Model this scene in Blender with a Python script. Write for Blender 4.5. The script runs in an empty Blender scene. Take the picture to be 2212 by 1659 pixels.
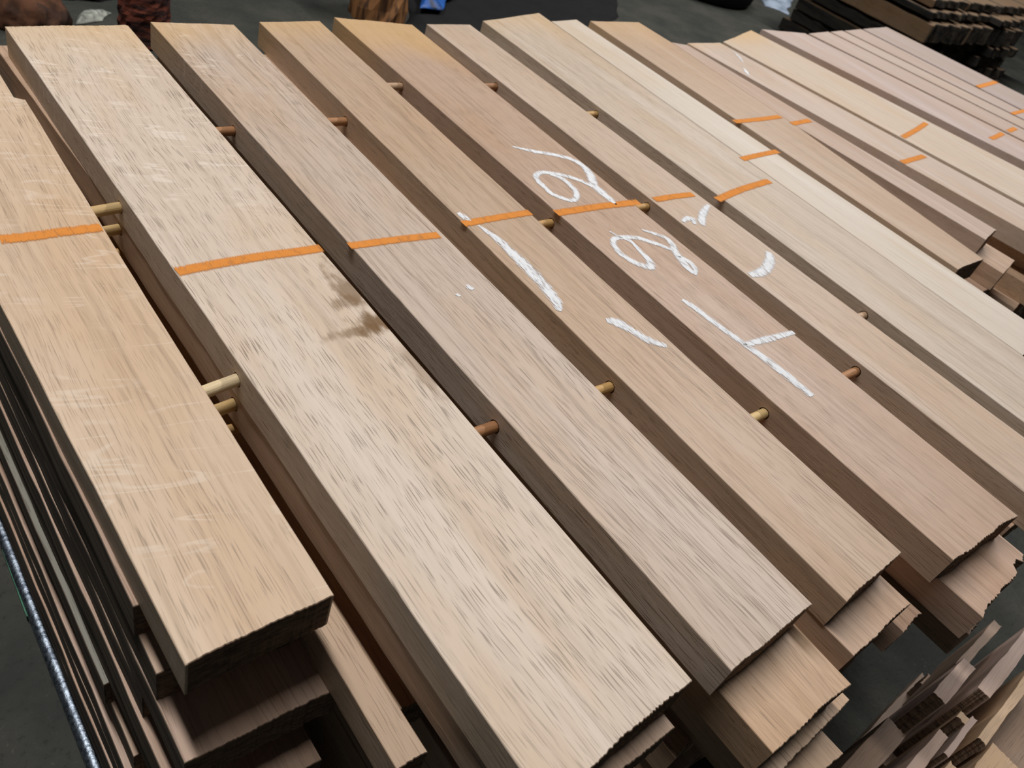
import bpy, bmesh, math, random
from mathutils import Vector, Matrix

# ------------------------------------------------------------------ camera, light, exposure
S = 0.6            # metres per survey unit (camera height above the stack's top = 1 unit)
ZT = 0.678         # height of the stack's top above the floor, metres
sc = bpy.context.scene
COL = sc.collection

CAM_R = ((0.75317891, -0.59693969, 0.27637752),      # camera right
         (-0.24581477, -0.64511172, -0.72346802),    # camera down
         (0.61016115, 0.47696318, -0.63262113))      # camera forward
FPX = 1709.627
cam_d = bpy.data.cameras.new('camera')
cam = bpy.data.objects.new('camera', cam_d)
COL.objects.link(cam)
r_, d_, f_ = [Vector(v) for v in CAM_R]
cam.matrix_world = Matrix(((r_.x, -d_.x, -f_.x, 0), (r_.y, -d_.y, -f_.y, 0),
                           (r_.z, -d_.z, -f_.z, ZT + S), (0, 0, 0, 1)))
cam_d.sensor_fit = 'HORIZONTAL'
cam_d.sensor_width = 36.0
cam_d.lens = FPX / 2212 * 36.0
cam_d.clip_start = 0.02
cam_d.dof.use_dof = True
cam_d.dof.focus_distance = 0.95
cam_d.dof.aperture_fstop = 9.0
sc.camera = cam

world = bpy.data.worlds.new('hall_ambience')
sc.world = world
world.use_nodes = True
world.node_tree.nodes['Background'].inputs[0].default_value = (0.75, 0.85, 1.0, 1)
world.node_tree.nodes['Background'].inputs[1].default_value = 0.03

def area(name, loc, sx, sy, power, color):
    l = bpy.data.lights.new(name, 'AREA')
    l.shape = 'RECTANGLE'; l.size = sx; l.size_y = sy
    l.energy = power; l.color = color
    o = bpy.data.objects.new(name, l)
    o.location = loc
    COL.objects.link(o)
    return o
area('ceiling_lamp', (-0.20, 2.15, ZT + 5.0), 0.40, 4.0, 268, (1.0, 0.98, 0.985))
area('ceiling_lamp', (6.00, 2.40, ZT + 5.0), 0.40, 4.0, 400, (1.0, 0.98, 0.99))

vs = sc.view_settings
vs.view_transform = 'Standard'
vs.look = 'None'
vs.exposure = 0.0
vs.gamma = 1.0
vs.use_curve_mapping = False

# ------------------------------------------------------------------ helpers
rnd = random.Random(7)

def W(x, y, z=0.0):
    return Vector((x * S, y * S, z * S + ZT))

def at(px, py, z=0.0):
    """the point of the level z (survey units, 0 = top of the stack) seen at a pixel of the photograph"""
    u, v = (px - 1106.0) / FPX, (py - 829.5) / FPX
    d = r_ * u + d_ * v + f_
    t = (z - 1.0) / d.z
    return (d.x * t, d.y * t)

def lin(c):
    out = []
    for v in c[:3]:
        v = v / 255.0
        out.append(v / 12.92 if v <= 0.04045 else ((v + 0.055) / 1.055) ** 2.4)
    return (*out, 1.0)

def tag(o, label=None, cat=None, group=None, kind=None):
    if label: o['label'] = label
    if cat: o['category'] = cat
    if group: o['group'] = group
    if kind: o['kind'] = kind
    return o

def link_mesh(name, bm, mats, parent=None, loc=None):
    me = bpy.data.meshes.new(name)
    bmesh.ops.recalc_face_normals(bm, faces=bm.faces)
    bm.to_mesh(me); bm.free()
    for m in (mats if isinstance(mats, (list, tuple)) else [mats]):
        me.materials.append(m)
    o = bpy.data.objects.new(name, me)
    if loc is not None: o.location = loc
    COL.objects.link(o)
    if parent is not None:
        o.parent = parent
        o.matrix_parent_inverse = Matrix.Identity(4)
    return o

# ------------------------------------------------------------------ materials
class NT:
    def __init__(self, name):
        self.m = bpy.data.materials.new(name)
        self.m.use_nodes = True
        self.t = self.m.node_tree
        self.p = self.t.nodes['Principled BSDF']
        self.out = self.t.nodes['Material Output']
    def n(self, kind, **kw):
        nd = self.t.nodes.new(kind)
        for k, v in kw.items(): setattr(nd, k, v)
        return nd
    def l(self, a, b): self.t.links.new(a, b)
    def val(self, sock, v):
        if hasattr(v, 'is_linked') or isinstance(v, bpy.types.NodeSocket): self.l(v, sock)
        else: sock.default_value = v
    def math(self, op, a, b=None, c=None, clamp=False):
        nd = self.n('ShaderNodeMath', operation=op, use_clamp=clamp)
        self.val(nd.inputs[0], a)
        if b is not None: self.val(nd.inputs[1], b)
        if c is not None: self.val(nd.inputs[2], c)
        return nd.outputs[0]
    def scale(self, vec, s):
        nd = self.n('ShaderNodeVectorMath', operation='MULTIPLY')
        self.l(vec, nd.inputs[0]); nd.inputs[1].default_value = s
        return nd.outputs[0]
    def add(self, a, b):
        nd = self.n('ShaderNodeVectorMath', operation='ADD')
        self.val(nd.inputs[0], a); self.val(nd.inputs[1], b)
        return nd.outputs[0]
    def noise(self, vec, detail=3.0, rough=0.55, dist=0.0, scale=1.0):
        nd = self.n('ShaderNodeTexNoise')
        self.l(vec, nd.inputs['Vector'])
        nd.inputs['Scale'].default_value = scale
        nd.inputs['Detail'].default_value = detail
        nd.inputs['Roughness'].default_value = rough
        nd.inputs['Distortion'].default_value = dist
        return nd.outputs['Fac']
    def step(self, v, a, b, lo=0.0, hi=1.0):
        nd = self.n('ShaderNodeMapRange', interpolation_type='SMOOTHSTEP')
        self.val(nd.inputs['Value'], v)
        nd.inputs['From Min'].default_value = a; nd.inputs['From Max'].default_value = b
        nd.inputs['To Min'].default_value = lo; nd.inputs['To Max'].default_value = hi
        return nd.outputs['Result']
    def mix(self, fac, a, b, blend='MIX'):
        nd = self.n('ShaderNodeMix', data_type='RGBA', blend_type=blend)
        self.val(nd.inputs[0], fac); self.val(nd.inputs[6], a); self.val(nd.inputs[7], b)
        return nd.outputs[2]
    def bump(self, h, strength, dist):
        nd = self.n('ShaderNodeBump')
        nd.inputs['Strength'].default_value = strength
        nd.inputs['Distance'].default_value = dist
        self.l(h, nd.inputs['Height'])
        self.l(nd.outputs['Normal'], self.p.inputs['Normal'])

def oak(name, base, pore=0.5, streak=0.5, fleck=0.0, fleck_y=None, yellow=None, stain=None, rough=0.5, relief=0.25, warm=0.35):
    """sawn oak: the grain runs along the object's Y axis. base: sRGB of the clean wood."""
    t = NT(name)
    tc = t.n('ShaderNodeTexCoord'); oi = t.n('ShaderNodeObjectInfo')
    cb = t.n('ShaderNodeCombineXYZ')
    for i, k in enumerate((37.0, 91.0, 13.0)):
        t.l(t.math('MULTIPLY', oi.outputs['Random'], k), cb.inputs[i])
    raw = tc.outputs['Object']
    v = t.add(raw, cb.outputs[0])
    # slow sideways wander of the grain
    wv = t.noise(t.scale(v, (4.0, 1.6, 4.0)), 2.0)
    cw = t.n('ShaderNodeCombineXYZ')
    t.l(t.math('MULTIPLY', t.math('SUBTRACT', wv, 0.5), 0.045), cw.inputs[0])
    g = t.add(v, cw.outputs[0])
    lum = .3 * base[0] + .59 * base[1] + .11 * base[2]
    base = [c + (lum - c) * .22 for c in base]
    light = lin(base)
    dark = lin((base[0] * .80, base[1] * .77, base[2] * .73))
    tan = lin((min(255, base[0] * .98), base[1] * .93, base[2] * .86))
    pale = lin((min(255, base[0] * 1.05), min(255, base[1] * 1.07), min(255, base[2] * 1.10)))
    blotch = t.noise(t.scale(v, (9.0, 2.6, 9.0)), 3.0)
    col = t.mix(t.step(blotch, .42, .68, 0, warm * 1.6), light, tan)
    blotch2 = t.noise(t.scale(v, (16.0, 1.3, 16.0)), 2.0)
    col = t.mix(t.step(blotch2, .5, .72, 0, .6), col, pale)
    s1 = t.noise(t.scale(g, (150.0, 3.2, 150.0)), 4.0, .6)
    col = t.mix(t.step(s1, .46, .72, 0, streak), col, dark)
    s2 = t.noise(t.scale(g, (52.0, 1.5, 52.0)), 3.0, .6, .4)
    col = t.mix(t.step(s2, .55, .72, 0, streak * .75), col, dark)
    # open pores: short dark dashes
    pn = t.noise(t.scale(g, (720.0, 24.0, 720.0)), 1.0, .5)
    where = t.step(t.noise(t.scale(v, (24.0, 2.2, 24.0)), 2.0), .36, .62)
    pm = t.math('MULTIPLY', t.step(pn, .56, .68), t.math('ADD', t.math('MULTIPLY', where, .5), .5))
    col = t.mix(t.math('MULTIPLY', pm, pore), col, lin((base[0] * .52, base[1] * .48, base[2] * .42)))
    if fleck > 0:
        rot = t.n('ShaderNodeVectorRotate', rotation_type='Z_AXIS')
        t.l(v, rot.inputs['Vector']); rot.inputs['Angle'].default_value = math.radians(16)
        fn = t.noise(t.scale(rot.outputs[0], (6.0, 30.0, 6.0)), 2.0, .45, .5)
        ridge = t.math('SUBTRACT', 1.0, t.step(t.math('ABSOLUTE', t.math('SUBTRACT', fn, .52)), .0, .030))
        msk = t.step(t.noise(t.scale(v, (22.0, 9.0, 22.0)), 2.0), .44, .60)
        fm = t.math('MULTIPLY', ridge, msk)
        if fleck_y is not None:
            sep = t.n('ShaderNodeSeparateXYZ'); t.l(raw, sep.inputs[0])
            fm = t.math('MULTIPLY', fm, t.step(sep.outputs[1], fleck_y[0], fleck_y[1]))
        col = t.mix(t.math('MULTIPLY', fm, fleck), col, lin((236, 224, 208)))
    if yellow is not None:                                            # yellowed wood near the far sawn end
        sep = t.n('ShaderNodeSeparateXYZ'); t.l(raw, sep.inputs[0])
        ny = t.math('ADD', sep.outputs[1], t.math('MULTIPLY', t.math('SUBTRACT', blotch, .5), .16))
        f1 = t.step(ny, yellow[0], yellow[1])
        col = t.mix(t.math('MULTIPLY', f1, yellow[2]), col, lin((206, 166, 104)))
    if stain is not None:                                             # brown stain round a knot; (x, y, half width, half length) in the board's own axes
        for (sx, sy, a, b, k) in stain:
            off = t.add(raw, (-sx, -sy, 0))
            q = t.scale(off, (1.0 / a, 1.0 / b, 0.0))
            ln = t.n('ShaderNodeVectorMath', operation='LENGTH'); t.l(q, ln.inputs[0])
            nn = t.noise(t.scale(v, (60.0, 26.0, 60.0)), 4.0, .6)
            dd = t.math('ADD', ln.outputs['Value'], t.math('MULTIPLY', t.math('SUBTRACT', nn, .5), 2.2))
            sm = t.step(dd, .35, 1.15, k, 0)
            col = t.mix(sm, col, lin((108, 76, 34)))
    t.l(col, t.p.inputs['Base Color'])
    t.p.inputs['Roughness'].default_value = rough
    t.p.inputs['Specular IOR Level'].default_value = 0.42
    h = t.math('SUBTRACT', t.math('MULTIPLY', s1, .6), t.math('MULTIPLY', pm, .8))
    t.bump(h, relief, .0012)
    return t.m

def end_grain(name, base):
    t = NT(name)
    tc = t.n('ShaderNodeTexCoord')
    n1 = t.noise(t.scale(tc.outputs['Object'], (60, 60, 220)), 4.0, .65)
    col = t.mix(t.step(n1, .35, .7), lin(base), lin([c * .62 for c in base]))
    t.l(col, t.p.inputs['Base Color'])
    t.p.inputs['Roughness'].default_value = .85
    t.p.inputs['Specular IOR Level'].default_value = 0.2
    t.bump(n1, .5, .002)
    return t.m

def rough_mat(name, base, alt, sc_=(30, 30, 30), rough=.85, bump=.4, dist=.003, metal=0.0, lo=.4, hi=.65):
    t = NT(name)
    tc = t.n('ShaderNodeTexCoord')
    n1 = t.noise(t.scale(tc.outputs['Object'], sc_), 5.0, .6)
    t.l(t.mix(t.step(n1, lo, hi), lin(base), lin(alt)), t.p.inputs['Base Color'])
    t.p.inputs['Roughness'].default_value = rough
    t.p.inputs['Metallic'].default_value = metal
    t.p.inputs['Specular IOR Level'].default_value = 0.3
    t.bump(n1, bump, dist)
    return t.m

def mark_mat(name, color, wear, grain, rag=1.8):
    """rubbed-on chalk or sprayed paint: a thin coat with a ragged rim that lets the grain show"""
    t = NT(name)
    uv = t.n('ShaderNodeUVMap', uv_map='UVMap')
    sep = t.n('ShaderNodeSeparateXYZ'); t.l(uv.outputs[0], sep.inputs[0])
    tc = t.n('ShaderNodeTexCoord')
    n1 = t.noise(t.scale(tc.outputs['Object'], (600, 60, 1)), 3.0, .6)
    n2 = t.noise(t.scale(tc.outputs['Object'], (90, 40, 1)), 3.0, .6)
    e = t.math('ADD', t.math('ABSOLUTE', sep.outputs[1]), t.math('MULTIPLY', t.math('SUBTRACT', n1, .5), rag))
    a = t.step(e, .50, 1.0, 1, 0)
    b = t.step(t.math('ADD', t.math('MULTIPLY', n1, .5), t.math('MULTIPLY', n2, .5)), grain, grain + .14, 1, 1 - wear)
    t.l(t.math('MULTIPLY', a, b), t.p.inputs['Alpha'])
    t.l(t.mix(n2, lin(color), lin([c * .93 for c in color])), t.p.inputs['Base Color'])
    t.p.inputs['Roughness'].default_value = .9
    t.p.inputs['Specular IOR Level'].default_value = 0.15
    return t.m

END = end_grain('end_grain', (140, 116, 94))
ORANGE = mark_mat('orange_marking_paint', (217, 139, 64), .45, .52, .9)
CHALK = mark_mat('white_chalk', (228, 229, 229), .75, .50)

# ------------------------------------------------------------------ the floor and the far wall
def concrete():
    t = NT('dusty_concrete')
    tc = t.n('ShaderNodeTexCoord')
    v = tc.outputs['Object']
    a = t.noise(t.scale(v, (3.0, 3.0, 3.0)), 5.0, .6)
    b = t.noise(t.scale(v, (70.0, 70.0, 70.0)), 4.0, .7)
    c = t.mix(t.step(a, .35, .68), lin((46, 49, 44)), lin((66, 65, 58)))
    c = t.mix(t.step(b, .52, .72, 0, .65), c, lin((35, 36, 32)))
    c = t.mix(t.step(b, .40, .28, 0, .5), c, lin((86, 84, 74)))
    t.l(c, t.p.inputs['Base Color'])
    t.p.inputs['Roughness'].default_value = .75
    t.p.inputs['Specular IOR Level'].default_value = 0.25
    t.bump(b, .5, .004)
    return t.m

def box_bm(bm, lo, hi):
    vs_ = [bm.verts.new((x, y, z)) for x in (lo[0], hi[0]) for y in (lo[1], hi[1]) for z in (lo[2], hi[2])]
    for f in ((0, 1, 3, 2), (4, 6, 7, 5), (0, 4, 5, 1), (2, 3, 7, 6), (0, 2, 6, 4), (1, 5, 7, 3)):
        bm.faces.new([vs_[i] for i in f])

bm = bmesh.new(); box_bm(bm, (-5, -5, -.2), (14, 12, 0))
tag(link_mesh('floor', bm, concrete()), kind='structure')
WALLM = rough_mat('dark_plaster', (70, 70, 68), (58, 58, 56), (2, 2, 2), .9, .1)
bm = bmesh.new(); box_bm(bm, (-5, 11.8, 0), (14, 12, 5))
tag(link_mesh('wall_back', bm, WALLM), kind='structure')
bm = bmesh.new(); box_bm(bm, (13.8, -5, 0), (14, 11.8, 5))
tag(link_mesh('wall_right', bm, WALLM), kind='structure')

# ------------------------------------------------------------------ boards
TH = 0.0795

def outline_pts(poly, end_amp, side_amp, end_step, side_step, rg):
    """walks a polygon (survey units) and returns its points with the small wander of a saw cut"""
    out = []
    n = len(poly)
    for i in range(n):
        a, b = Vector(poly[i]), Vector(poly[(i + 1) % n])
        d = b - a
        L = d.length
        end = abs(d.x) > abs(d.y)
        amp = end_amp if end else side_amp
        k = max(1, int(L / (end_step if end else side_step)))
        nrm = Vector((d.y, -d.x)) / max(L, 1e-9)
        ph = [rg.uniform(0, 6.28) for _ in range(4)]
        out.append((a.x, a.y))
        for j in range(1, k):
            u = j / k
            w = (math.sin(u * L * 19 + ph[0]) * .8 + math.sin(u * L * 57 + ph[1]) * .25 + math.sin(u * L * 131 + ph[2]) * .06 + rg.uniform(-1, 1) * (.5 if end else .3)) * amp
            if end: w -= amp * .5
            w *= min(1.0, 6 * min(u, 1 - u))
            p = a + d * u + nrm * w
            out.append((p.x, p.y))
    return out

def board(name, poly, ztop, mats, th=TH, end_amp=.0016, side_amp=.0006, end_step=.0035, side_step=.06, seed=0, ch=.0013, parent=None):
    """one sawn board as one mesh; poly goes anticlockwise seen from above, in survey units"""
    rg = random.Random(seed * 131 + 5)
    pts = outline_pts(poly, end_amp, side_amp, end_step, side_step, rg)
    n = len(pts)
    cx_ = (min(p[0] for p in poly) + max(p[0] for p in poly)) / 2; cy_ = (min(p[1] for p in poly) + max(p[1] for p in poly)) / 2
    org = W(cx_, cy_, ztop - th)
    bm = bmesh.new()
    nr = []
    for i in range(n):
        a, b, c = Vector(pts[i - 1]), Vector(pts[i]), Vector(pts[(i + 1) % n])
        d1, d2 = (b - a), (c - b)
        m = Vector((d1.y, -d1.x)).normalized() + Vector((d2.y, -d2.x)).normalized()
        nr.append(m.normalized() if m.length > 1e-6 else Vector((0, 0)))
    rings = []
    for (inset, z) in ((ch, ztop), (0, ztop - ch), (0, ztop - th + ch), (ch, ztop - th)):
        ring = []
        for i in range(n):
            rough = rg.uniform(-1, 1) * end_amp * .6 if (abs(nr[i].y) > .8 and inset == 0 and z < ztop - th * .5) else 0
            q = W(pts[i][0] - nr[i].x * inset, pts[i][1] - nr[i].y * (inset + rough), z) - org
            ring.append(bm.verts.new(q))
        rings.append(ring)
    bm.faces.new(rings[0])
    bm.faces.new(list(reversed(rings[-1])))
    for r0, r1 in zip(rings, rings[1:]):
        for i in range(n):
            j = (i + 1) % n
            fc = bm.faces.new((r0[i], r1[i], r1[j], r0[j]))
            if abs(nr[i].y) > .8 and abs(nr[j].y) > .8: fc.material_index = 1
            elif len(mats) > 2: fc.material_index = 2
    return link_mesh(name, bm, mats, parent=parent, loc=org)

def cylinder_bm(bm, p0, p1, r0, r1=None, seg=20, rg=None, wob=0.0, rings=1):
    r1 = r0 if r1 is None else r1
    ax = (p1 - p0).normalized()
    side = ax.orthogonal().normalized(); up = ax.cross(side)
    prev = None; first = None
    for k in range(rings + 1):
        u = k / rings
        c = p0.lerp(p1, u); r = r0 + (r1 - r0) * u
        ring = []
        for i in range(seg):
            an = 2 * math.pi * i / seg
            rr = r * (1 + (rg.uniform(-wob, wob) if rg else 0))
            ring.append(bm.verts.new(c + side * math.cos(an) * rr + up * math.sin(an) * rr))
        if prev:
            for i in range(seg):
                bm.faces.new((prev[i], prev[(i + 1) % seg], ring[(i + 1) % seg], ring[i]))
        else: first = ring
        prev = ring
    bm.faces.new(list(reversed(first))); bm.faces.new(prev)

def drill(o, holes):
    """cuts real round holes (start, end, radius in metres) into a board's mesh"""
    if not holes: return
    cut = bmesh.new()
    for a, b, r in holes: cylinder_bm(cut, a, b, r, seg=24)
    bmesh.ops.recalc_face_normals(cut, faces=cut.faces)
    cme = bpy.data.meshes.new('cutter'); cut.to_mesh(cme); cut.free()
    for m in o.data.materials: cme.materials.append(m)
    co = bpy.data.objects.new('cutter', cme); COL.objects.link(co)
    md = o.modifiers.new('holes', 'BOOLEAN'); md.operation = 'DIFFERENCE'; md.object = co; md.solver = 'EXACT'
    bpy.context.view_layer.update()
    dg = bpy.context.evaluated_depsgraph_get()
    new = bpy.data.meshes.new_from_object(o.evaluated_get(dg))
    old = o.data
    o.modifiers.clear(); o.data = new; new.name = old.name
    bpy.data.meshes.remove(old)
    bpy.data.objects.remove(co); bpy.data.meshes.remove(cme)

BTOP = {}     # the top layer, by key
def top_board(key, poly, base, label, z=0.0, holes=(), **kw):
    bkw = {k: kw.pop(k) for k in list(kw) if k in ('end_amp', 'side_amp', 'th', 'seed')}
    bkw.setdefault('seed', len(BTOP) + 1)
    m = oak('oak_' + key, base, **kw)
    o = board('oak_board', poly, z, [m, END], **bkw)
    tag(o, label, 'board', 'boards of the top layer')
    BTOP[key] = o
    return o

top_board('a', [(.211, .492), (.423, .495), (.424, 1.2), (.434, 1.983), (.414, 1.999), (.416, 2.46), (.20, 2.46), (.2, 1.26)], (206, 174, 138),
          'shorter wide oak board at the outer corner of the stack, notched at its far end', pore=.45, streak=.5, fleck=.22, end_amp=.0016)
top_board('b', [(.508, .104), (.821, .118), (.8115, 2.410), (.805, 2.418), (.494, 2.384)], (208, 186, 161),
          'widest pale oak board with a brown knot stain on its edge below the orange line', pore=.66, streak=.32, fleck=.4, fleck_y=(0, .25),
          yellow=(.52, .70, .4), stain=[(.089, -.080, .022, .055, .7), (.088, -.150, .036, .026, .9), (.060, -.158, .050, .011, .6), (.072, -.105, .024, .014, .5), (.092, -.235, .018, .060, .45)], end_amp=.0030, rough=.47, relief=.4)
top_board('c', [(.892, .094), (1.136, .097), (1.139, 2.442), (.885, 2.443)], (194, 170, 147),
          'straight-grained oak board whose orange line stops halfway, with white flecks', pore=.6, streak=.6, fleck=.35, fleck_y=(.35, .6), yellow=(.56, .70, .4))
top_board('d', [(1.205, .065), (1.428, .07), (1.467, 2.496), (1.237, 2.47)], (188, 156, 124),
          'tan oak board with one long slanting white chalk stroke and a short one', pore=.4, streak=.55, yellow=(.58, .72, .4))
top_board('e', [(1.526, .0), (1.823, -.022), (1.849, 2.494), (1.544, 2.533)], (186, 152, 123),
          'reddish tan oak board chalked with two loops and a T-shaped mark', pore=.4, streak=.5, yellow=(.5, .7, .5), end_amp=.0032)
top_board('f', [(1.927, -.06), (2.152, -.06), (2.139, 2.515), (1.923, 2.504)], (194, 166, 138),
          'narrow oak board with a faint white chalk curve, beside the loop-chalked board', pore=.35, streak=.45)
top_board('g', [(2.222, .0), (2.572, .0), (2.644, 2.673), (2.237, 2.558)], (196, 174, 148),
          'mottled oak board whose orange line slants up to the seam with a paler board', pore=.35, streak=.5, yellow=(.6, .78, .3))
top_board('h', [(2.583, .268), (2.831, .275), (2.834, 2.62), (2.649, 2.588)], (206, 190, 168),
          'very pale smooth oak board pushed tight against the mottled board', pore=.12, streak=.25)
top_board('i', [(2.877, .628), (3.103, .63), (3.2285, 1.578), (3.279, 2.408), (3.273, 2.625), (2.917, 2.612)], (190, 158, 126),
          'tan oak board ending over a cluster of sawn ends, beside a dark split', pore=.25, streak=.4, yellow=(.4, .6, .3))
top_board('j', [(3.299, .707), (3.469, .734), (3.377, 2.375), (3.283, 2.402), (3.232, 1.578)], (190, 160, 136),
          'slim oak strip splayed away from its neighbour by a dark wedge-shaped gap', pore=.2, streak=.3)
top_board('k', [(3.694, .4), (4.005, .4), (3.686, 2.414), (3.40, 2.397)], (198, 172, 148),
          'oak board with a small white chalk scrape near its far end', pore=.2, streak=.3, yellow=(.52, .62, .4))
top_board('l', [(4.045, .5), (4.60, .5), (4.198, 2.593), (3.73, 2.426)], (204, 180, 152),
          'broad pale oak board with a slanting far end, yellowed at the tip', pore=.2, streak=.3, yellow=(.48, .66, .6))
top_board('m', [(4.79, .5), (5.185, .5), (4.758, 2.585), (4.332, 2.614)], (192, 166, 150),
          'pinkish oak board standing a step proud of the broad slant-ended board', pore=.15, streak=.3)
top_board('n', [(5.222, .5), (5.455, .5), (5.100, 2.63), (4.805, 2.584)], (190, 164, 144), 'first of the two slim boards beyond the pinkish board', pore=.15, streak=.3)
top_board('o', [(5.490, .5), (5.695, .5), (5.325, 2.657), (5.136, 2.63)], (192, 167, 146), 'second of the two slim boards beyond the pinkish board', pore=.15, streak=.3)
top_board('p', [(5.735, .5), (5.862, .5), (5.650, 2.70), (5.362, 2.66)], (188, 164, 148), 'slim oak board lying against the board on the far edge of the stack', pore=.15, streak=.3)
top_board('q', [(5.902, .5), (6.36, .5), (6.144, 2.769), (5.690, 2.707)], (178, 156, 142), 'greyish oak board along the far edge of the stack with a red-orange dash', pore=.15, streak=.3)

# ------------------------------------------------------------------ lower layers
LOWM = [oak('oak_low_a', (196, 158, 120), pore=.4, streak=.55), oak('oak_low_b', (188, 152, 120), pore=.35, streak=.6),
        oak('oak_low_c', (200, 164, 128), pore=.5, streak=.5), oak('oak_low_d', (186, 148, 118), pore=.35, streak=.5)]
GREYM = oak('oak_weathered', (128, 124, 106), pore=.5, streak=.6)
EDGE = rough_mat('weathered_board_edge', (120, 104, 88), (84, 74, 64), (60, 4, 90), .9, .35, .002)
LOWB = {}
def low(layer, poly, label, group=None, mat=None, key=None, edge=False, gap=0.0, **kw):
    i = len(LOWB)
    m = [mat or LOWM[(i * 7 + layer * 3) % 4], END]
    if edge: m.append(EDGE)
    kw.setdefault('end_amp', .0020)
    o = board('oak_board', poly, -.08 * layer - gap, m, seed=200 + i, **kw)
    tag(o, label, 'board', group or 'boards of the lower layers')
    LOWB[key or i] = o
    return o

# outer column, seen edge-on down the side of the stack
WORD = ['', 'first', 'second', 'third', 'fourth', 'fifth', 'sixth', 'seventh', 'eighth', 'ninth', 'tenth', 'eleventh', 'twelfth']
L0 = {1: (.198, .644, .40, 2.45), 2: (.2025, .573, .415, 2.42), 3: (.2015, .466, .449, 2.47), 4: (.2005, .63, .44, 2.44), 5: (.1945, .43, .42, 2.40),
      6: (.1985, .52, .43, 2.45), 7: (.187, .797, .44, 2.42), 8: (.196, .676, .43, 2.46), 9: (.1850, .50, .43, 2.43), 10: (.1836, .48, .44, 2.45),
      11: (.1790, .46, .43, 2.42), 12: (.1800, .44, .44, 2.45)}
for k, (xl, yf, xr, yb) in L0.items():
    what = {1: 'short board', 2: 'board with a sunlit stub end', 3: 'board with the widest bright sawn end',
            7: 'grey weathered board', 5: 'board with a bright peach rim', 8: 'board with a lit stub end'}.get(k, 'board edge')
    low(k, [(xl + .003, yf + .004), (xr, yf - .008), (xr + .005, yb), (xl - .002, yb), (xl + rnd.uniform(-.001, .001), 1.4)],
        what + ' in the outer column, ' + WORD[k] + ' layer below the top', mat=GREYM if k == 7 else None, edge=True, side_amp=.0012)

low(2, [(.431, .281), (.483, .279), (.476, 2.3), (.440, 2.3)], 'narrow bright strip lying in the gap beside the corner board', key='strip')
low(3, [(.462, .378), (.70, .366), (.70, 2.35), (.462, 2.35)], 'shaded brown board end under the bright narrow strip', key='shade')
low(1, [(.511, .09), (.80, .09), (.79, 2.46), (.477, 2.452), (.4995, 1.72)], 'board directly under the widest pale board', key='b1')
low(1, [(.914, -.026), (1.151, -.033), (1.192, 2.405), (.900, 2.43)], 'board end jutting out under the straight-grained board', key='c1', end_amp=.0022)
low(2, [(.94, -.058), (1.205, -.051), (1.18, 2.4), (.92, 2.4)], 'thin lip of board under the jutting end of the straight-grained stack', key='c2', gap=.001)
low(3, [(.99, -.104), (1.178, -.108), (1.15, 2.4), (.95, 2.4)], 'dim sawn end, third down below the straight-grained board', key='c3', gap=.001)
low(1, [(1.207, -.004), (1.433, -.005), (1.47, 2.43), (1.215, 2.41)], 'streaky board end jutting out under the tan chalk-stroke board', key='d1', end_amp=.0022)
low(2, [(1.456, -.034), (1.543, -.033), (1.53, 2.3), (1.45, 2.3)], 'slim piece with one bright corner beside the streaky board end', key='d2', end_amp=.004, gap=.001)
low(1, [(1.562, -.110), (1.775, -.100), (1.790, -.084), (1.815, -.082), (1.826, -.096), (1.850, -.086), (1.845, 2.42), (1.55, 2.45)], 'board end with a bitten corner jutting out under the loop-chalked board', key='e1', end_amp=.0045)
low(2, [(1.60, -.12), (1.86, -.10), (1.85, 2.4), (1.58, 2.4)], 'rough-ended board just showing below the bitten board end', key='e2', end_amp=.006, gap=.001)
low(1, [(1.905, -.03), (2.16, -.05), (2.14, 2.45), (1.90, 2.44)], 'board under the narrow faint-curve board', key='f1')
low(1, [(2.24, .02), (2.56, .02), (2.60, 2.5), (2.24, 2.46)], 'board under the mottled board', key='g1')
low(1, [(2.60, .30), (2.82, .30), (2.82, 2.55), (2.63, 2.5)], 'board under the very pale smooth board', key='h1')
low(1, [(2.90, .66), (3.15, .66), (3.24, 2.5), (2.93, 2.5)], 'board under the tan board by the dark split gap', key='i1')
low(1, [(3.335, .588), (3.537, .621), (3.42, 2.35), (3.285, 2.35)], 'sawn end poking out below the splayed strip', key='j1')
low(2, [(3.19, .59), (3.405, .596), (3.36, 2.3), (3.19, 2.3)], 'lower sawn end just ahead of the one below the splayed strip', key='i2')
low(3, [(3.557, .507), (3.72, .529), (3.70, 2.3), (3.557, 2.3)], 'lowest sawn end of the cluster beside the very pale board', key='j3')
low(1, [(3.775, .42), (4.0, .42), (3.68, 2.3), (3.46, 2.3)], 'board under the white-scraped board', key='k1')
low(2, [(3.64, .45), (3.95, .45), (3.72, 2.3), (3.46, 2.3)], 'second board down under the white-scraped board', key='k2')
for nm, a, b, c, d, l in (('l1', 4.06, 4.58, 4.18, 3.75, 'broad slant-ended board'), ('m1', 4.80, 5.17, 4.74, 4.35, 'pinkish board'), ('n1', 5.22, 5.44, 5.08, 4.82, 'first slim board past the pinkish one'),
                          ('o1', 5.49, 5.69, 5.31, 5.13, 'second slim board past the pinkish one'), ('p1', 5.73, 5.86, 5.64, 5.36, 'slim board by the far edge'), ('q1', 5.90, 6.34, 6.12, 5.69, 'greyish far-edge board')):
    low(1, [(a, .52), (b, .52), (c, 2.5), (d, 2.42)], 'board in the second layer under the ' + l, key=nm)

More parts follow.
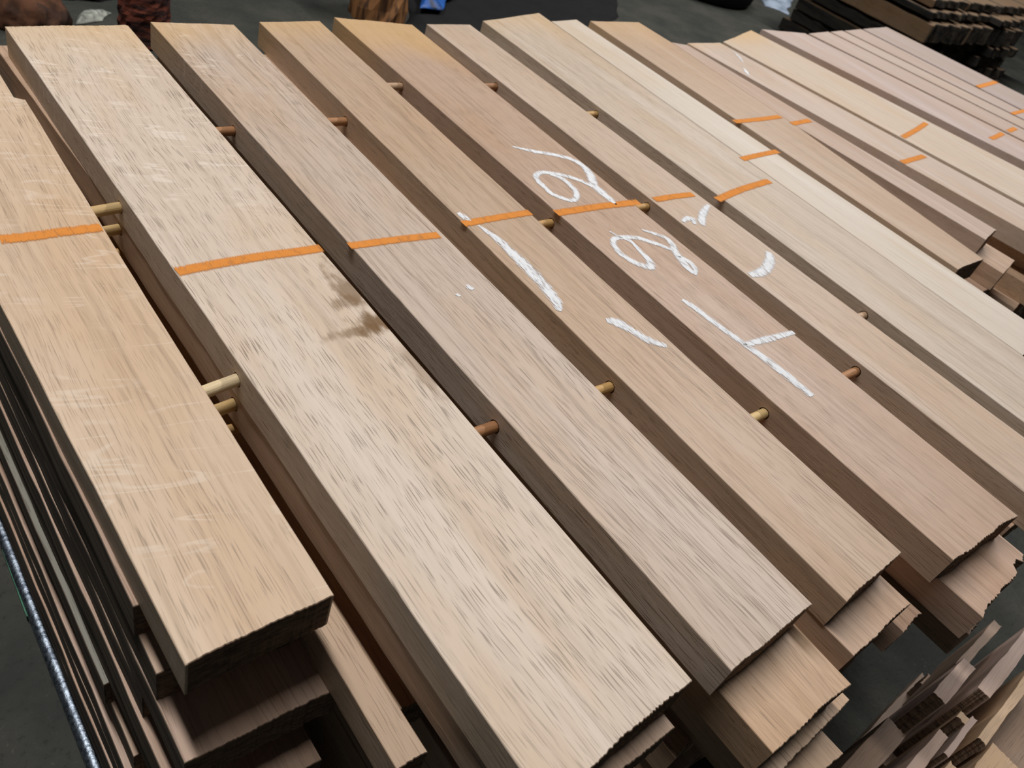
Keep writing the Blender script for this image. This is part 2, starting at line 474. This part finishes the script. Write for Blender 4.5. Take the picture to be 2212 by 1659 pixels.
# the rest of the body of the stack, in shadow
cols = {'b': (.56, .80, .14), 'c': (.93, 1.14, .04), 'd': (1.23, 1.42, .05), 'e': (1.58, 1.83, -.02), 'f': (1.93, 2.15, .0), 'g': (2.25, 2.55, .05), 'h': (2.62, 2.82, .33),
        'i': (2.91, 3.14, .70), 'k': (3.72, 3.96, .5), 'l': (4.06, 4.45, .55), 'm': (4.60, 5.02, .55), 'n': (5.12, 5.62, .55), 'p': (5.70, 6.10, .55)}
skip = {('b', 3), ('c', 2), ('c', 3), ('k', 2), ('i', 2)}
for ck, (xa, xb, yf) in cols.items():
    for k in range(2, 13):
        if (ck, k) in skip: continue
        da, db = rnd.uniform(-.012, .012), rnd.uniform(-.012, .012)
        if (ck, k) == ('d', 2): db = -.03
        if (ck, k) == ('e', 2): continue
        if (ck, k) == ('i', 3): pass
        if (ck, k) == ('k', 3): da = .03
        y0 = yf + rnd.uniform(0, .05); y1 = 2.35 + rnd.uniform(-.05, .08)
        low(k, [(xa + da, y0), (xb + db, y0 + rnd.uniform(-.01, .01)), (xb + db, y1), (xa + da, y1)], 'sawn board deep in the shaded body of the stack', group='boards deep in the stack',
            end_step=.03, side_step=.3, gap=.0005)

# bearers the stack stands on
BEAR = rough_mat('dirty_softwood', (110, 92, 70), (74, 62, 50), (6, 60, 60), .9, .3)
for y in (.75, 1.4, 2.1):
    bm = bmesh.new(); a = W(.21, y - .06, -1.0405); b = W(6.2, y + .06, -1.13)
    box_bm(bm, (a.x, a.y, 0.0), (b.x, b.y, a.z - .001))
    bmesh.ops.bevel(bm, geom=bm.edges[:], offset=.004, segments=1, affect='EDGES')
    o = link_mesh('timber_bearer', bm, BEAR)
    tag(o, 'squared timber bearer across the floor under the stack of boards', 'bearer', 'bearers under the stack')

# ------------------------------------------------------------------ dowels through the gaps
DOW = {'yellow': oak('dowel_yellow', (214, 176, 106), pore=.2, streak=.5, rough=.6), 'pale': oak('dowel_pale', (222, 196, 146), pore=.2, streak=.4, rough=.6),
       'brown': oak('dowel_brown', (178, 118, 66), pore=.3, streak=.5, rough=.6), 'gold': oak('dowel_golden', (200, 150, 76), pore=.2, streak=.5, rough=.6),
       'tan': oak('dowel_tan', (190, 150, 110), pore=.2, streak=.4, rough=.6)}
holes = {}
def dowel(xl, xr, y, z, color, label, lb, rb, r=.0072, dy=0.0):
    a, b = W(xl, y + dy, z), W(xr, y, z)
    ax = (b - a).normalized()
    a2, b2 = a - ax * .012, b + ax * .012
    L = (b2 - a2).length
    bm = bmesh.new()
    rg = random.Random(int(y * 977) + int(xl * 31))
    cylinder_bm(bm, Vector((0, -L / 2, 0)), Vector((0, L / 2, 0)), r, seg=18, rg=rg, wob=.03, rings=4)
    for f in bm.faces: f.smooth = len(f.verts) == 4
    o = link_mesh('wooden_dowel', bm, DOW[color])
    o.matrix_world = Matrix.Translation((a2 + b2) / 2) @ ax.to_track_quat('Y', 'Z').to_matrix().to_4x4()
    tag(o, label, 'dowel', 'round dowels between the boards')
    e = .0135
    if rb is not None: holes.setdefault(rb.name, (rb, []))[1].append((b - ax * .006, b + ax * e, r * 1.22))
    if lb is not None: holes.setdefault(lb.name, (lb, []))[1].append((a - ax * e, a + ax * .006, r * 1.22))

T_ = BTOP
dowel(.4235, .5035, .988, -.041, 'pale', 'pale straw dowel, topmost of the near trio between corner board and stained board', T_['a'], T_['b'], dy=-.012)
dowel(.392, .4945, .995, -.112, 'yellow', 'yellow dowel under the pale straw dowel of the near trio', None, LOWB['b1'], dy=-.012)
dowel(.4155, .555, .998, -.183, 'gold', 'dim lowest dowel of the near trio, deep in the gap', None, None, r=.0066)
dowel(.4285, .4995, 1.567, -.039, 'yellow', 'yellow dowel just above the orange line beside the corner board', T_['a'], T_['b'], dy=-.01)
dowel(.395, .4925, 1.580, -.104, 'yellow', 'yellow dowel level with the orange line beside the corner board', None, LOWB['b1'], dy=-.01)
dowel(.4155, .555, 1.600, -.182, 'gold', 'dim deep dowel below the orange-line dowels in the gap', None, None, r=.0066)
dowel(.814, .8862, 1.869, -.043, 'brown', 'brown dowel far along the gap between stained board and straight-grained board', T_['b'], T_['c'])
dowel(.8190, .8902, .699, -.040, 'brown', 'reddish brown dowel near the end of the stained board', T_['b'], T_['c'])
dowel(1.1385, 1.2312, 1.884, -.040, 'brown', 'brown dowel far along the gap between straight-grained and tan boards', T_['c'], T_['d'])
dowel(1.1365, 1.2135, .693, -.039, 'gold', 'golden dowel below the short chalk stroke, beside the straight-grained board', T_['c'], T_['d'])
dowel(1.461, 1.5405, 2.073, -.031, 'tan', 'small tan dowel at the far end beside the tan chalk-stroke board', T_['d'], T_['e'])
dowel(1.447, 1.5345, 1.274, -.039, 'gold', 'golden dowel touching the underside of the orange line by the first chalk loop', T_['d'], T_['e'])
dowel(1.434, 1.5290, .479, -.040, 'yellow', 'golden yellow dowel beside the foot of the T-shaped chalk mark', T_['d'], T_['e'])
dowel(1.8465, 1.9232, 2.05, -.027, 'brown', 'tiny brown dowel far along the gap by the faint-curve board', T_['e'], T_['f'])
dowel(1.838, 1.9235, 1.261, -.028, 'gold', 'golden dowel end in a dark hole where the orange line meets the gap', T_['e'], T_['f'])
dowel(1.829, 1.9255, .467, -.026, 'brown', 'rusty dowel low in the gap beyond the T-shaped chalk mark', T_['e'], T_['f'])
dowel(2.141, 2.231, 1.828, -.030, 'gold', 'golden dowel in a dark hole by the mottled board', T_['f'], T_['g'])
dowel(2.149, 2.2242, .617, -.031, 'tan', 'faint pinkish dowel stub low beside the mottled board', T_['f'], T_['g'])
for rb, hs in holes.values(): drill(rb, hs)

# ------------------------------------------------------------------ paint lines and chalk marks, each a coat on its board
def mark(key, name, pts, hw, mat, label=None, z=0.0006, taper=(1.0, 1.0), rg=None):
    """a stroke along pixels of the photograph, laid on the board's top; hw: half width in metres (one number, or one per point)"""
    o = BTOP[key]
    P = [W(*at(x, y)) - o.location for x, y in pts]
    if mat is CHALK: hw = [h * 2.05 for h in hw] if isinstance(hw, (list, tuple)) else hw * 2.05
    hws = hw if isinstance(hw, (list, tuple)) else [hw] * len(P)
    hws = list(hws)
    if mat is CHALK and len(hws) > 2: hws[0] *= .6; hws[-1] *= .6
    if len(P) > 2:                                   # smooth the polyline
        Q, H = [], []
        for i in range(len(P) - 1):
            p0, p1, p2, p3 = P[max(i - 1, 0)], P[i], P[i + 1], P[min(i + 2, len(P) - 1)]
            for k in range(6):
                t = k / 6
                Q.append(.5 * ((2 * p1) + (p2 - p0) * t + (2 * p0 - 5 * p1 + 4 * p2 - p3) * t * t + (3 * p1 - p0 - 3 * p2 + p3) * t ** 3))
                H.append(hws[i] + (hws[i + 1] - hws[i]) * t)
        Q.append(P[-1]); H.append(hws[-1])
        P, hws = Q, H
    zt = TH * S + z
    bm = bmesh.new(); uvl = bm.loops.layers.uv.new('UVMap')
    rows = []; s = 0.0
    for i, p in enumerate(P):
        d = (P[min(i + 1, len(P) - 1)] - P[max(i - 1, 0)]); d.z = 0; d.normalize()
        nn = Vector((-d.y, d.x, 0))
        if i: s += (P[i] - P[i - 1]).length
        row = []
        for v in (-1, -.33, .33, 1):
            q = p + nn * hws[i] * v
            row.append((bm.verts.new((q.x, q.y, zt + .0001 * (1 - abs(v)))), (s, v)))
        rows.append(row)
    for a, b in zip(rows, rows[1:]):
        for j in range(3):
            quad = (a[j], b[j], b[j + 1], a[j + 1])
            f = bm.faces.new([q[0] for q in quad])
            for lp, q in zip(f.loops, quad): lp[uvl].uv = q[1]
    for f in bm.faces:
        if f.normal.z < 0: f.normal_flip()
    m = link_mesh(name, bm, mat, parent=o, loc=Vector((0, 0, 0)))
    if label: m['label'] = label
    return m

def orange(key, pts, hw=.0068): mark(key, 'paint_line', pts, hw * 1.3, ORANGE, 'orange paint line')
def chalk(key, pts, hw=.0034, label='white chalk stroke'): mark(key, 'chalk_mark', pts, hw, CHALK, label)

orange('a', [(0, 518), (60, 512), (140, 501), (219, 492)], .0082)
orange('b', [(382, 588), (450, 574), (560, 555), (650, 543), (694, 536)], .0080)
orange('c', [(754, 532), (850, 519), (948, 508)], .0075)
orange('d', [(1000, 484), (1060, 473), (1145, 459)], .0075)
orange('e', [(1201, 461), (1290, 447), (1380, 437)], .0085)
orange('f', [(1414, 432), (1455, 425), (1497, 420)], .0078)
orange('g', [(1549, 432), (1600, 410), (1662, 391)], .0085)
orange('h', [(1602, 344), (1640, 335), (1680, 327)], .0080)
orange('i', [(1586, 263), (1640, 258), (1686, 252)], .0085)
orange('j', [(1710, 268), (1750, 260)], .0085)
orange('k', [(1948, 351), (1970, 345), (1997, 337)], .0085)
orange('l', [(1950, 297), (1980, 280), (2001, 266)], .0080)
orange('m', [(2140, 300), (2155, 294), (2166, 288)], .0085)
orange('n', [(2178, 284), (2194, 277)], .0085)
orange('p', [(2186, 246), (2226, 236)], .0085)
orange('q', [(2112, 188), (2152, 177)], .0105)

def c5(l): return [(1080 + .208 * x, 290 + .208 * y) for x, y in l]
def c6(l): return [(1380 + .208 * x, 420 + .208 * y) for x, y in l]
chalk('e', c5([(130, 130), (350, 180), (560, 215), (750, 265), (870, 340), (940, 430), (970, 520), (1050, 600), (1210, 735)]),
      [.0018, .0036, .0038, .004, .0045, .0052, .0052, .006, .005], 'white chalk stroke of the upper loop mark')
chalk('e', c5([(960, 550), (850, 490), (700, 440), (560, 410), (420, 400), (372, 450), (450, 540), (560, 630), (750, 690), (795, 620), (740, 540), (640, 460), (520, 420)]),
      .0034, 'white chalk loop')
chalk('e', c5([(1140, 1010), (1240, 1070), (1350, 1110), (1470, 1230), (1560, 1330), (1545, 1380), (1420, 1345), (1270, 1255), (1180, 1150), (1195, 1085), (1300, 1070), (1450, 1085), (1650, 1150), (1800, 1210)]),
      [.002, .002, .0024, .0028, .0045, .005, .0042, .0036, .0034, .0034, .0034, .0034, .0034, .0034], 'lower white chalk loop')
chalk('e', c5([(1470, 995), (1590, 1030), (1720, 1080), (1790, 1150), (1810, 1210), (1870, 1290), (1930, 1370), (2010, 1450)]),
      [.002, .0028, .0034, .0036, .0042, .0046, .0046, .0036], 'white chalk tail of the lower loop')
chalk('e', c5([(1850, 1270), (1900, 1290), (1980, 1340), (2025, 1400), (2028, 1465)]), .0030)
chalk('e', [(1473, 648), (1497, 663), (1538, 694), (1588, 730), (1638, 765), (1700, 812), (1754, 856)], [.0036, .0042, .0038, .0042, .0048, .0054, .0064], 'long white chalk bar of the T-shaped mark')
chalk('e', [(1604, 746), (1650, 735), (1714, 718)], .0042, 'short white chalk bar of the T-shaped mark')
chalk('f', c6([(722, 112), (668, 190), (652, 270), (664, 325)]), .0046)
chalk('f', c6([(455, 285), (505, 252), (555, 258), (582, 312)]), .0040)
chalk('f', c6([(1345, 600), (1362, 680), (1322, 770), (1240, 822), (1150, 838)]), .0060, 'faint white chalk curve')
chalk('d', [(990, 460), (1005, 471), (1018, 477)], [.003, .0044, .002])
chalk('d', [(1032, 487), (1075, 518), (1130, 570), (1170, 612), (1200, 650), (1207, 672)], [.0015, .0045, .0062, .0062, .0055, .0040], 'long slanting white chalk stroke')
chalk('d', [(1310, 694), (1334, 698), (1365, 715), (1400, 735), (1440, 748)], [.0048, .0062, .0042, .0048, .0040], 'short white chalk stroke')
chalk('c', [(1007, 616), (1014, 621), (1022, 626)], .0030, 'white fleck')
chalk('c', [(985, 636), (993, 641)], .0018, 'white fleck')
chalk('k', [(1583, 110), (1597, 124), (1605, 135)], [.001, .0030, .001], 'white chalk scrape')
chalk('k', [(1606, 147), (1612, 155), (1618, 164)], [.002, .0040, .002], 'white chalk scrape')

# ------------------------------------------------------------------ steel rail and green bar along the foot of the stack
STEEL = rough_mat('scuffed_steel', (150, 160, 170), (84, 92, 102), (160, 160, 160), .42, .5, .002, metal=1.0)
bm = bmesh.new()
rg = random.Random(3)
cylinder_bm(bm, W(.178, .3, -1.111), W(.178, 2.5, -1.111), .0108, seg=16, rg=rg, wob=.02, rings=60)
for f in bm.faces: f.smooth = len(f.verts) == 4
tag(link_mesh('steel_pipe', bm, STEEL), 'shiny scuffed steel pipe lying along the foot of the stack', 'pipe')
GREENM = rough_mat('green_paint', (66, 122, 92), (48, 92, 70), (40, 40, 40), .6, .2)
bm = bmesh.new()
gp = [at(2, 1180, -1.1), at(26, 1184, -1.1), at(80, 1331, -1.1), at(58, 1333, -1.1)]
lo = [bm.verts.new((x * S, y * S, .0)) for x, y in gp]
hi = [bm.verts.new((x * S, y * S, .018)) for x, y in gp]
bm.faces.new(hi); bm.faces.new(list(reversed(lo)))
for i in range(4): bm.faces.new((lo[i], lo[(i + 1) % 4], hi[(i + 1) % 4], hi[i]))
bmesh.ops.bevel(bm, geom=bm.edges[:], offset=.004, segments=2, affect='EDGES')
tag(link_mesh('painted_bar', bm, GREENM), 'short green painted bar on the concrete beside the steel pipe', 'bar')

# ------------------------------------------------------------------ cribbed pile of offcuts in front of the stack
OFFM = [oak('offcut_a', (190, 160, 142), pore=.2, streak=.4), oak('offcut_b', (206, 168, 126), pore=.25, streak=.4), oak('offcut_shaded', (150, 122, 98), pore=.3, streak=.5)]  # last tone is darker: the pile's shade is put into its colour
def c3(x, y): return (1912 + x * .13562, 1434 + y * .13562)
def c2(x, y): return (1912 + x * .13562, 1275 + y * .13562)
ZO = -.55
def offcut(x0, x1, y0, y1, z, mat, label, th=.26, group='offcuts in the cribbed pile'):
    # the grain of these runs along X: build along Y and turn
    w, l = (y1 - y0), (x1 - x0)
    cx_, cy_ = (x0 + x1) / 2, (y0 + y1) / 2
    rg_seed = int((x0 + 7) * 100) + int((y0 + 9) * 1000)
    o = board('offcut', [(-w / 2, -l / 2), (w / 2, -l / 2), (w / 2, l / 2), (-w / 2, l / 2)], z, [mat, END], th=th, end_amp=.004, side_amp=.0018, side_step=.02, seed=rg_seed, ch=.001)
    o.rotation_euler = (0, 0, math.radians(90))
    p = W(cx_, cy_, z - th)
    o.location = p
    return tag(o, label, 'offcut', group)
def q(pts): return [at(x, y, ZO) for x, y in pts]
off = [(1.848, 2.044, -.223, -.186, 0, 'pinkish offcut in the first row of the pile, nearest the floor gap'),
       (1.992, 2.40, -.288, -.252, 0, 'long pale offcut running out of the pile past the corner of the bitten board end'),
       (2.128, 2.42, -.217, -.192, 2, 'dim offcut in the row behind the long pale offcut'),
       (1.50, 1.771, -.217, -.160, 2, 'wide dark offcut lying alone on the shaded side of the pile'),
       (1.54, 1.768, -.271, -.2455, 0, 'pink offcut below the wide dark one'),
       (1.715, 1.893, -.2965, -.282, 0, 'thin edge-on lath between the pink and the golden offcuts'),
       (1.842, 2.25, -.341, -.318, 1, 'golden slat crossing the lower corner of the pile'),
       (1.8425, 1.873, -.2815, -.2565, 1, 'tiny square offcut stub beside the thin lath'),
       (1.60, 1.716, -.345, -.303, 1, 'pale wedge of offcut at the bottom rim of the pile'),
       (1.755, 1.872, -.46, -.348, 1, 'pale broad offcut at the bottom corner of the pile'),
       (1.91, 2.3, -.46, -.356, 2, 'brown offcut filling the corner under the golden slat')]
for x0, x1, y0, y1, mi, lb in off: offcut(x0, x1, y0, y1, ZO if mi != 2 else ZO - .1, OFFM[mi], lb, th=.36 if mi != 2 else .26)
z = ZO - .361
lv = 0
while z > -1.08:
    if lv % 2 == 0:
        for xc in (1.66, 1.93, 2.3):
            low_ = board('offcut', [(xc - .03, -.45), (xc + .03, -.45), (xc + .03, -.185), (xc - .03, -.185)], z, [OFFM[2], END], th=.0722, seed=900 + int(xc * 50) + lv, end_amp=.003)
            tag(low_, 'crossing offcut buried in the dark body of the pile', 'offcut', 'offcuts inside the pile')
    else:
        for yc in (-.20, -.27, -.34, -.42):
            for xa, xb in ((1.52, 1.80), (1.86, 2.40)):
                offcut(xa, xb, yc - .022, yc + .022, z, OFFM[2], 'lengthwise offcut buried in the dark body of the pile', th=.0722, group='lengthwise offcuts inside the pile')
    z -= .0728; lv += 1

# ------------------------------------------------------------------ things on the floor beyond the stack
ZF = -1.13
def fl(px, py): 
    x, y = at(px, py, ZF)
    return Vector((x * S, y * S, 0))

def blob(name, center, rad, mat, label, cat, seed=1, sub=4, squash=.25, lump=.18, freq=3.0, group=None):
    from mathutils import noise
    bm = bmesh.new()
    bmesh.ops.create_icosphere(bm, subdivisions=sub, radius=1.0)
    for v in bm.verts:
        n = noise.fractal(v.co * freq + Vector((seed * 3.1, 0, 0)), 1.0, 2.0, 3)
        v.co *= 1 + lump * n
        v.co.x *= rad[0]; v.co.y *= rad[1]; v.co.z *= rad[2]
        if v.co.z < -rad[2] * squash: v.co.z = -rad[2] * squash
    for f in bm.faces: f.smooth = True
    return tag(link_mesh(name, bm, mat, loc=Vector((center.x, center.y, rad[2] * squash))), label, cat, group)

SACK = rough_mat('brown_sacking', (98, 64, 44), (60, 42, 32), (14, 14, 14), .95, .4, .006)
blob('brown_sack', fl(66, 52), (.118, .11, .10), SACK, 'slumped brown sack on the floor beyond the widest board', 'sack', seed=2)
RAG = rough_mat('grey_rag_cloth', (170, 172, 160), (110, 112, 104), (30, 30, 30), .95, .4, .004)
DARKRAG = rough_mat('dark_cloth', (40, 36, 33), (26, 24, 22), (20, 20, 20), .95, .3)
blob('dark_cloth_heap', fl(165, -22), (.16, .10, .05), DARKRAG, 'dark heap of cloth behind the pale grey rag', 'cloth', seed=9, lump=.3)

BARK = rough_mat('red_brown_bark', (112, 58, 42), (44, 26, 22), (14, 14, 60), .95, .8, .012, lo=.42, hi=.58)
p = fl(312, 88)
bm = bmesh.new()
cylinder_bm(bm, Vector((p.x, p.y, 0)), Vector((p.x + .01, p.y + .02, .23)), .085, .078, seg=28, rg=random.Random(4), wob=.07, rings=12)
tag(link_mesh('log_stump', bm, BARK), 'stump of log with ridged red-brown bark standing on the floor', 'log')

WRAP = rough_mat('tan_bark_staves', (150, 104, 62), (70, 46, 30), (40, 40, 3), .7, .5, .006)
p = fl(815, 40)
bm = bmesh.new()
cylinder_bm(bm, Vector((p.x, p.y, 0)), Vector((p.x, p.y + .05, .32)), .13, .12, seg=22, rg=random.Random(8), wob=.08, rings=6)
tag(link_mesh('log_stump', bm, WRAP), 'tan brown log stump with upright lit ridges beside the blue sheet', 'log')

def sheet(name, pts, h, mat, label, cat, seed=1, n=22):
    """a crumpled sheet lying on the floor: four corners on the floor, real folds"""
    from mathutils import noise
    bm = bmesh.new()
    grid = []
    A, B, C, D = pts
    for i in range(n + 1):
        row = []
        for j in range(n + 1):
            u, v = i / n, j / n
            q_ = (A * (1 - u) + B * u) * (1 - v) + (D * (1 - u) + C * u) * v
            k = noise.fractal(Vector((q_.x * 7 + seed, q_.y * 5, seed)), 1.0, 2.0, 4)
            e = min(u, 1 - u, v, 1 - v)
            q2 = q_ + Vector((noise.noise(q_ * 5), noise.noise(q_ * 5 + Vector((9, 0, 0))), 0)) * .05
            row.append(bm.verts.new((q2.x, q2.y, .004 + max(0, h * (.55 + .9 * k)) * min(1, e * 5))))
        grid.append(row)
    for i in range(n):
        for j in range(n):
            bm.faces.new((grid[i][j], grid[i + 1][j], grid[i + 1][j + 1], grid[i][j + 1]))
    geo = bmesh.ops.extrude_face_region(bm, geom=bm.faces[:])
    for v in [g for g in geo['geom'] if isinstance(g, bmesh.types.BMVert)]: v.co.z = max(0.0005, v.co.z - .003)
    for f in bm.faces: f.smooth = True
    return tag(link_mesh(name, bm, mat), label, cat)

sheet('crumpled_rag', [fl(172, 52), fl(238, 50), fl(242, 30), fl(182, 36)], .022, RAG, 'pale grey crumpled rag on the floor between the sack and the rusty log', 'rag', seed=5)
BLACK = rough_mat('black_tarpaulin', (17, 17, 17), (12, 12, 12), (9, 9, 9), .9, .2, .004)
sheet('black_tarpaulin', [fl(840, 120), fl(1318, 120), fl(1345, -30), fl(905, -30)], .02, BLACK, 'black tarpaulin spread on the floor behind the middle boards', 'tarpaulin', seed=3)
BLUE = rough_mat('blue_plastic', (36, 92, 170), (12, 30, 60), (16, 5, 16), .5, .4, .006)
b0 = sheet('blue_sheet', [fl(898, 36), fl(945, 34), fl(1010, -14), fl(925, -14)], .05, BLUE, 'crumpled blue plastic sheet on the black tarpaulin', 'sheet', seed=6)
b0.location.z = .035
p = fl(1582, 18)
RUB = rough_mat('black_rubber', (18, 18, 19), (13, 13, 14), (20, 20, 20), .85, .2)
bm = bmesh.new()
prof = [(.0, .012), (.40, .012), (.44, .05), (.48, .26), (.50, .27), (.515, .26), (.47, .03), (.44, .0), (.0, .0)]
prev = None; seg = 40
for (r, zz) in prof:
    ring = [bm.verts.new((p.x + math.cos(6.28318 * i / seg) * max(r, .001), p.y + .42 + math.sin(6.28318 * i / seg) * max(r, .001), zz)) for i in range(seg)]
    if prev:
        for i in range(seg): bm.faces.new((prev[i], prev[(i + 1) % seg], ring[(i + 1) % seg], ring[i]))
    prev = ring
for f in bm.faces: f.smooth = True
tag(link_mesh('rubber_tub', bm, RUB), 'big round black rubber tub on the floor short of the distant slabs', 'tub')
PALEB = rough_mat('pale_blue_film', (150, 162, 176), (112, 124, 138), (9, 9, 9), .6, .3, .004)
sheet('plastic_film', [fl(1650, 12), fl(1700, 30), fl(1712, -10), fl(1640, -14)], .03, PALEB, 'pale blue-grey plastic film on the floor beside the distant slabs', 'film', seed=8)

# ------------------------------------------------------------------ distant stack of waney slabs
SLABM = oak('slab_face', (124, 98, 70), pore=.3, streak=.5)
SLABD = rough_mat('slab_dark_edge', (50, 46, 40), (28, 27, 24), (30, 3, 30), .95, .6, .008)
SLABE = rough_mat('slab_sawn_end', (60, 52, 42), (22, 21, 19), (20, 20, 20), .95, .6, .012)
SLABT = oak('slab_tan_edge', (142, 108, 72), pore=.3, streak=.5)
ORD = ['lowest', 'second', 'third', 'fourth', 'fifth', 'sixth', 'seventh']
lay = [(-.98, .13, 3, 0), (-.84, .12, 3, 0), (-.705, .12, 3, 1), (-.57, .11, 3, 0), (-.345, .195, 3, 2), (-.235, .07, 4, 1), (-.13, .08, 4, 2)]
rs = random.Random(21)
for i, (zt, th, nb, md) in enumerate(lay):
    x = 9.6 + (rs.uniform(-.03, .03) if md != 1 else -.06)
    for j in range(nb):
        wdt = rs.uniform(.75, 1.15)
        yf, yb = 3.88 + rs.uniform(-.10, .16), 5.52 + rs.uniform(-.1, .25)
        if i == 4 and j == 0: yf = 3.86
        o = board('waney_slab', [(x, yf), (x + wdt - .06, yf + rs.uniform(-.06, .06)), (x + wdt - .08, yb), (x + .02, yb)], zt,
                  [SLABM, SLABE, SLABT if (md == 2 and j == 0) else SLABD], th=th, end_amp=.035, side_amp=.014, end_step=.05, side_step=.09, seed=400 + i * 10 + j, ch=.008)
        pos = ['at its near corner', 'second along', 'third along', 'last along'][j]
        tag(o, 'rough slab in the distant stack, ' + ORD[i] + ' layer from the floor, ' + pos, 'slab', 'slabs of the distant stack')
        x += wdt
for y in (4.15, 4.75, 5.3):
    bm = bmesh.new(); a = W(9.62, y - .07, -1.1105); b = W(12.4, y + .07, -1.13)
    box_bm(bm, (a.x, a.y, 0.0), (b.x, b.y, a.z))
    tag(link_mesh('timber_bearer', bm, BEAR), 'flat timber bearer under the distant stack of slabs', 'bearer', 'bearers under the distant stack')
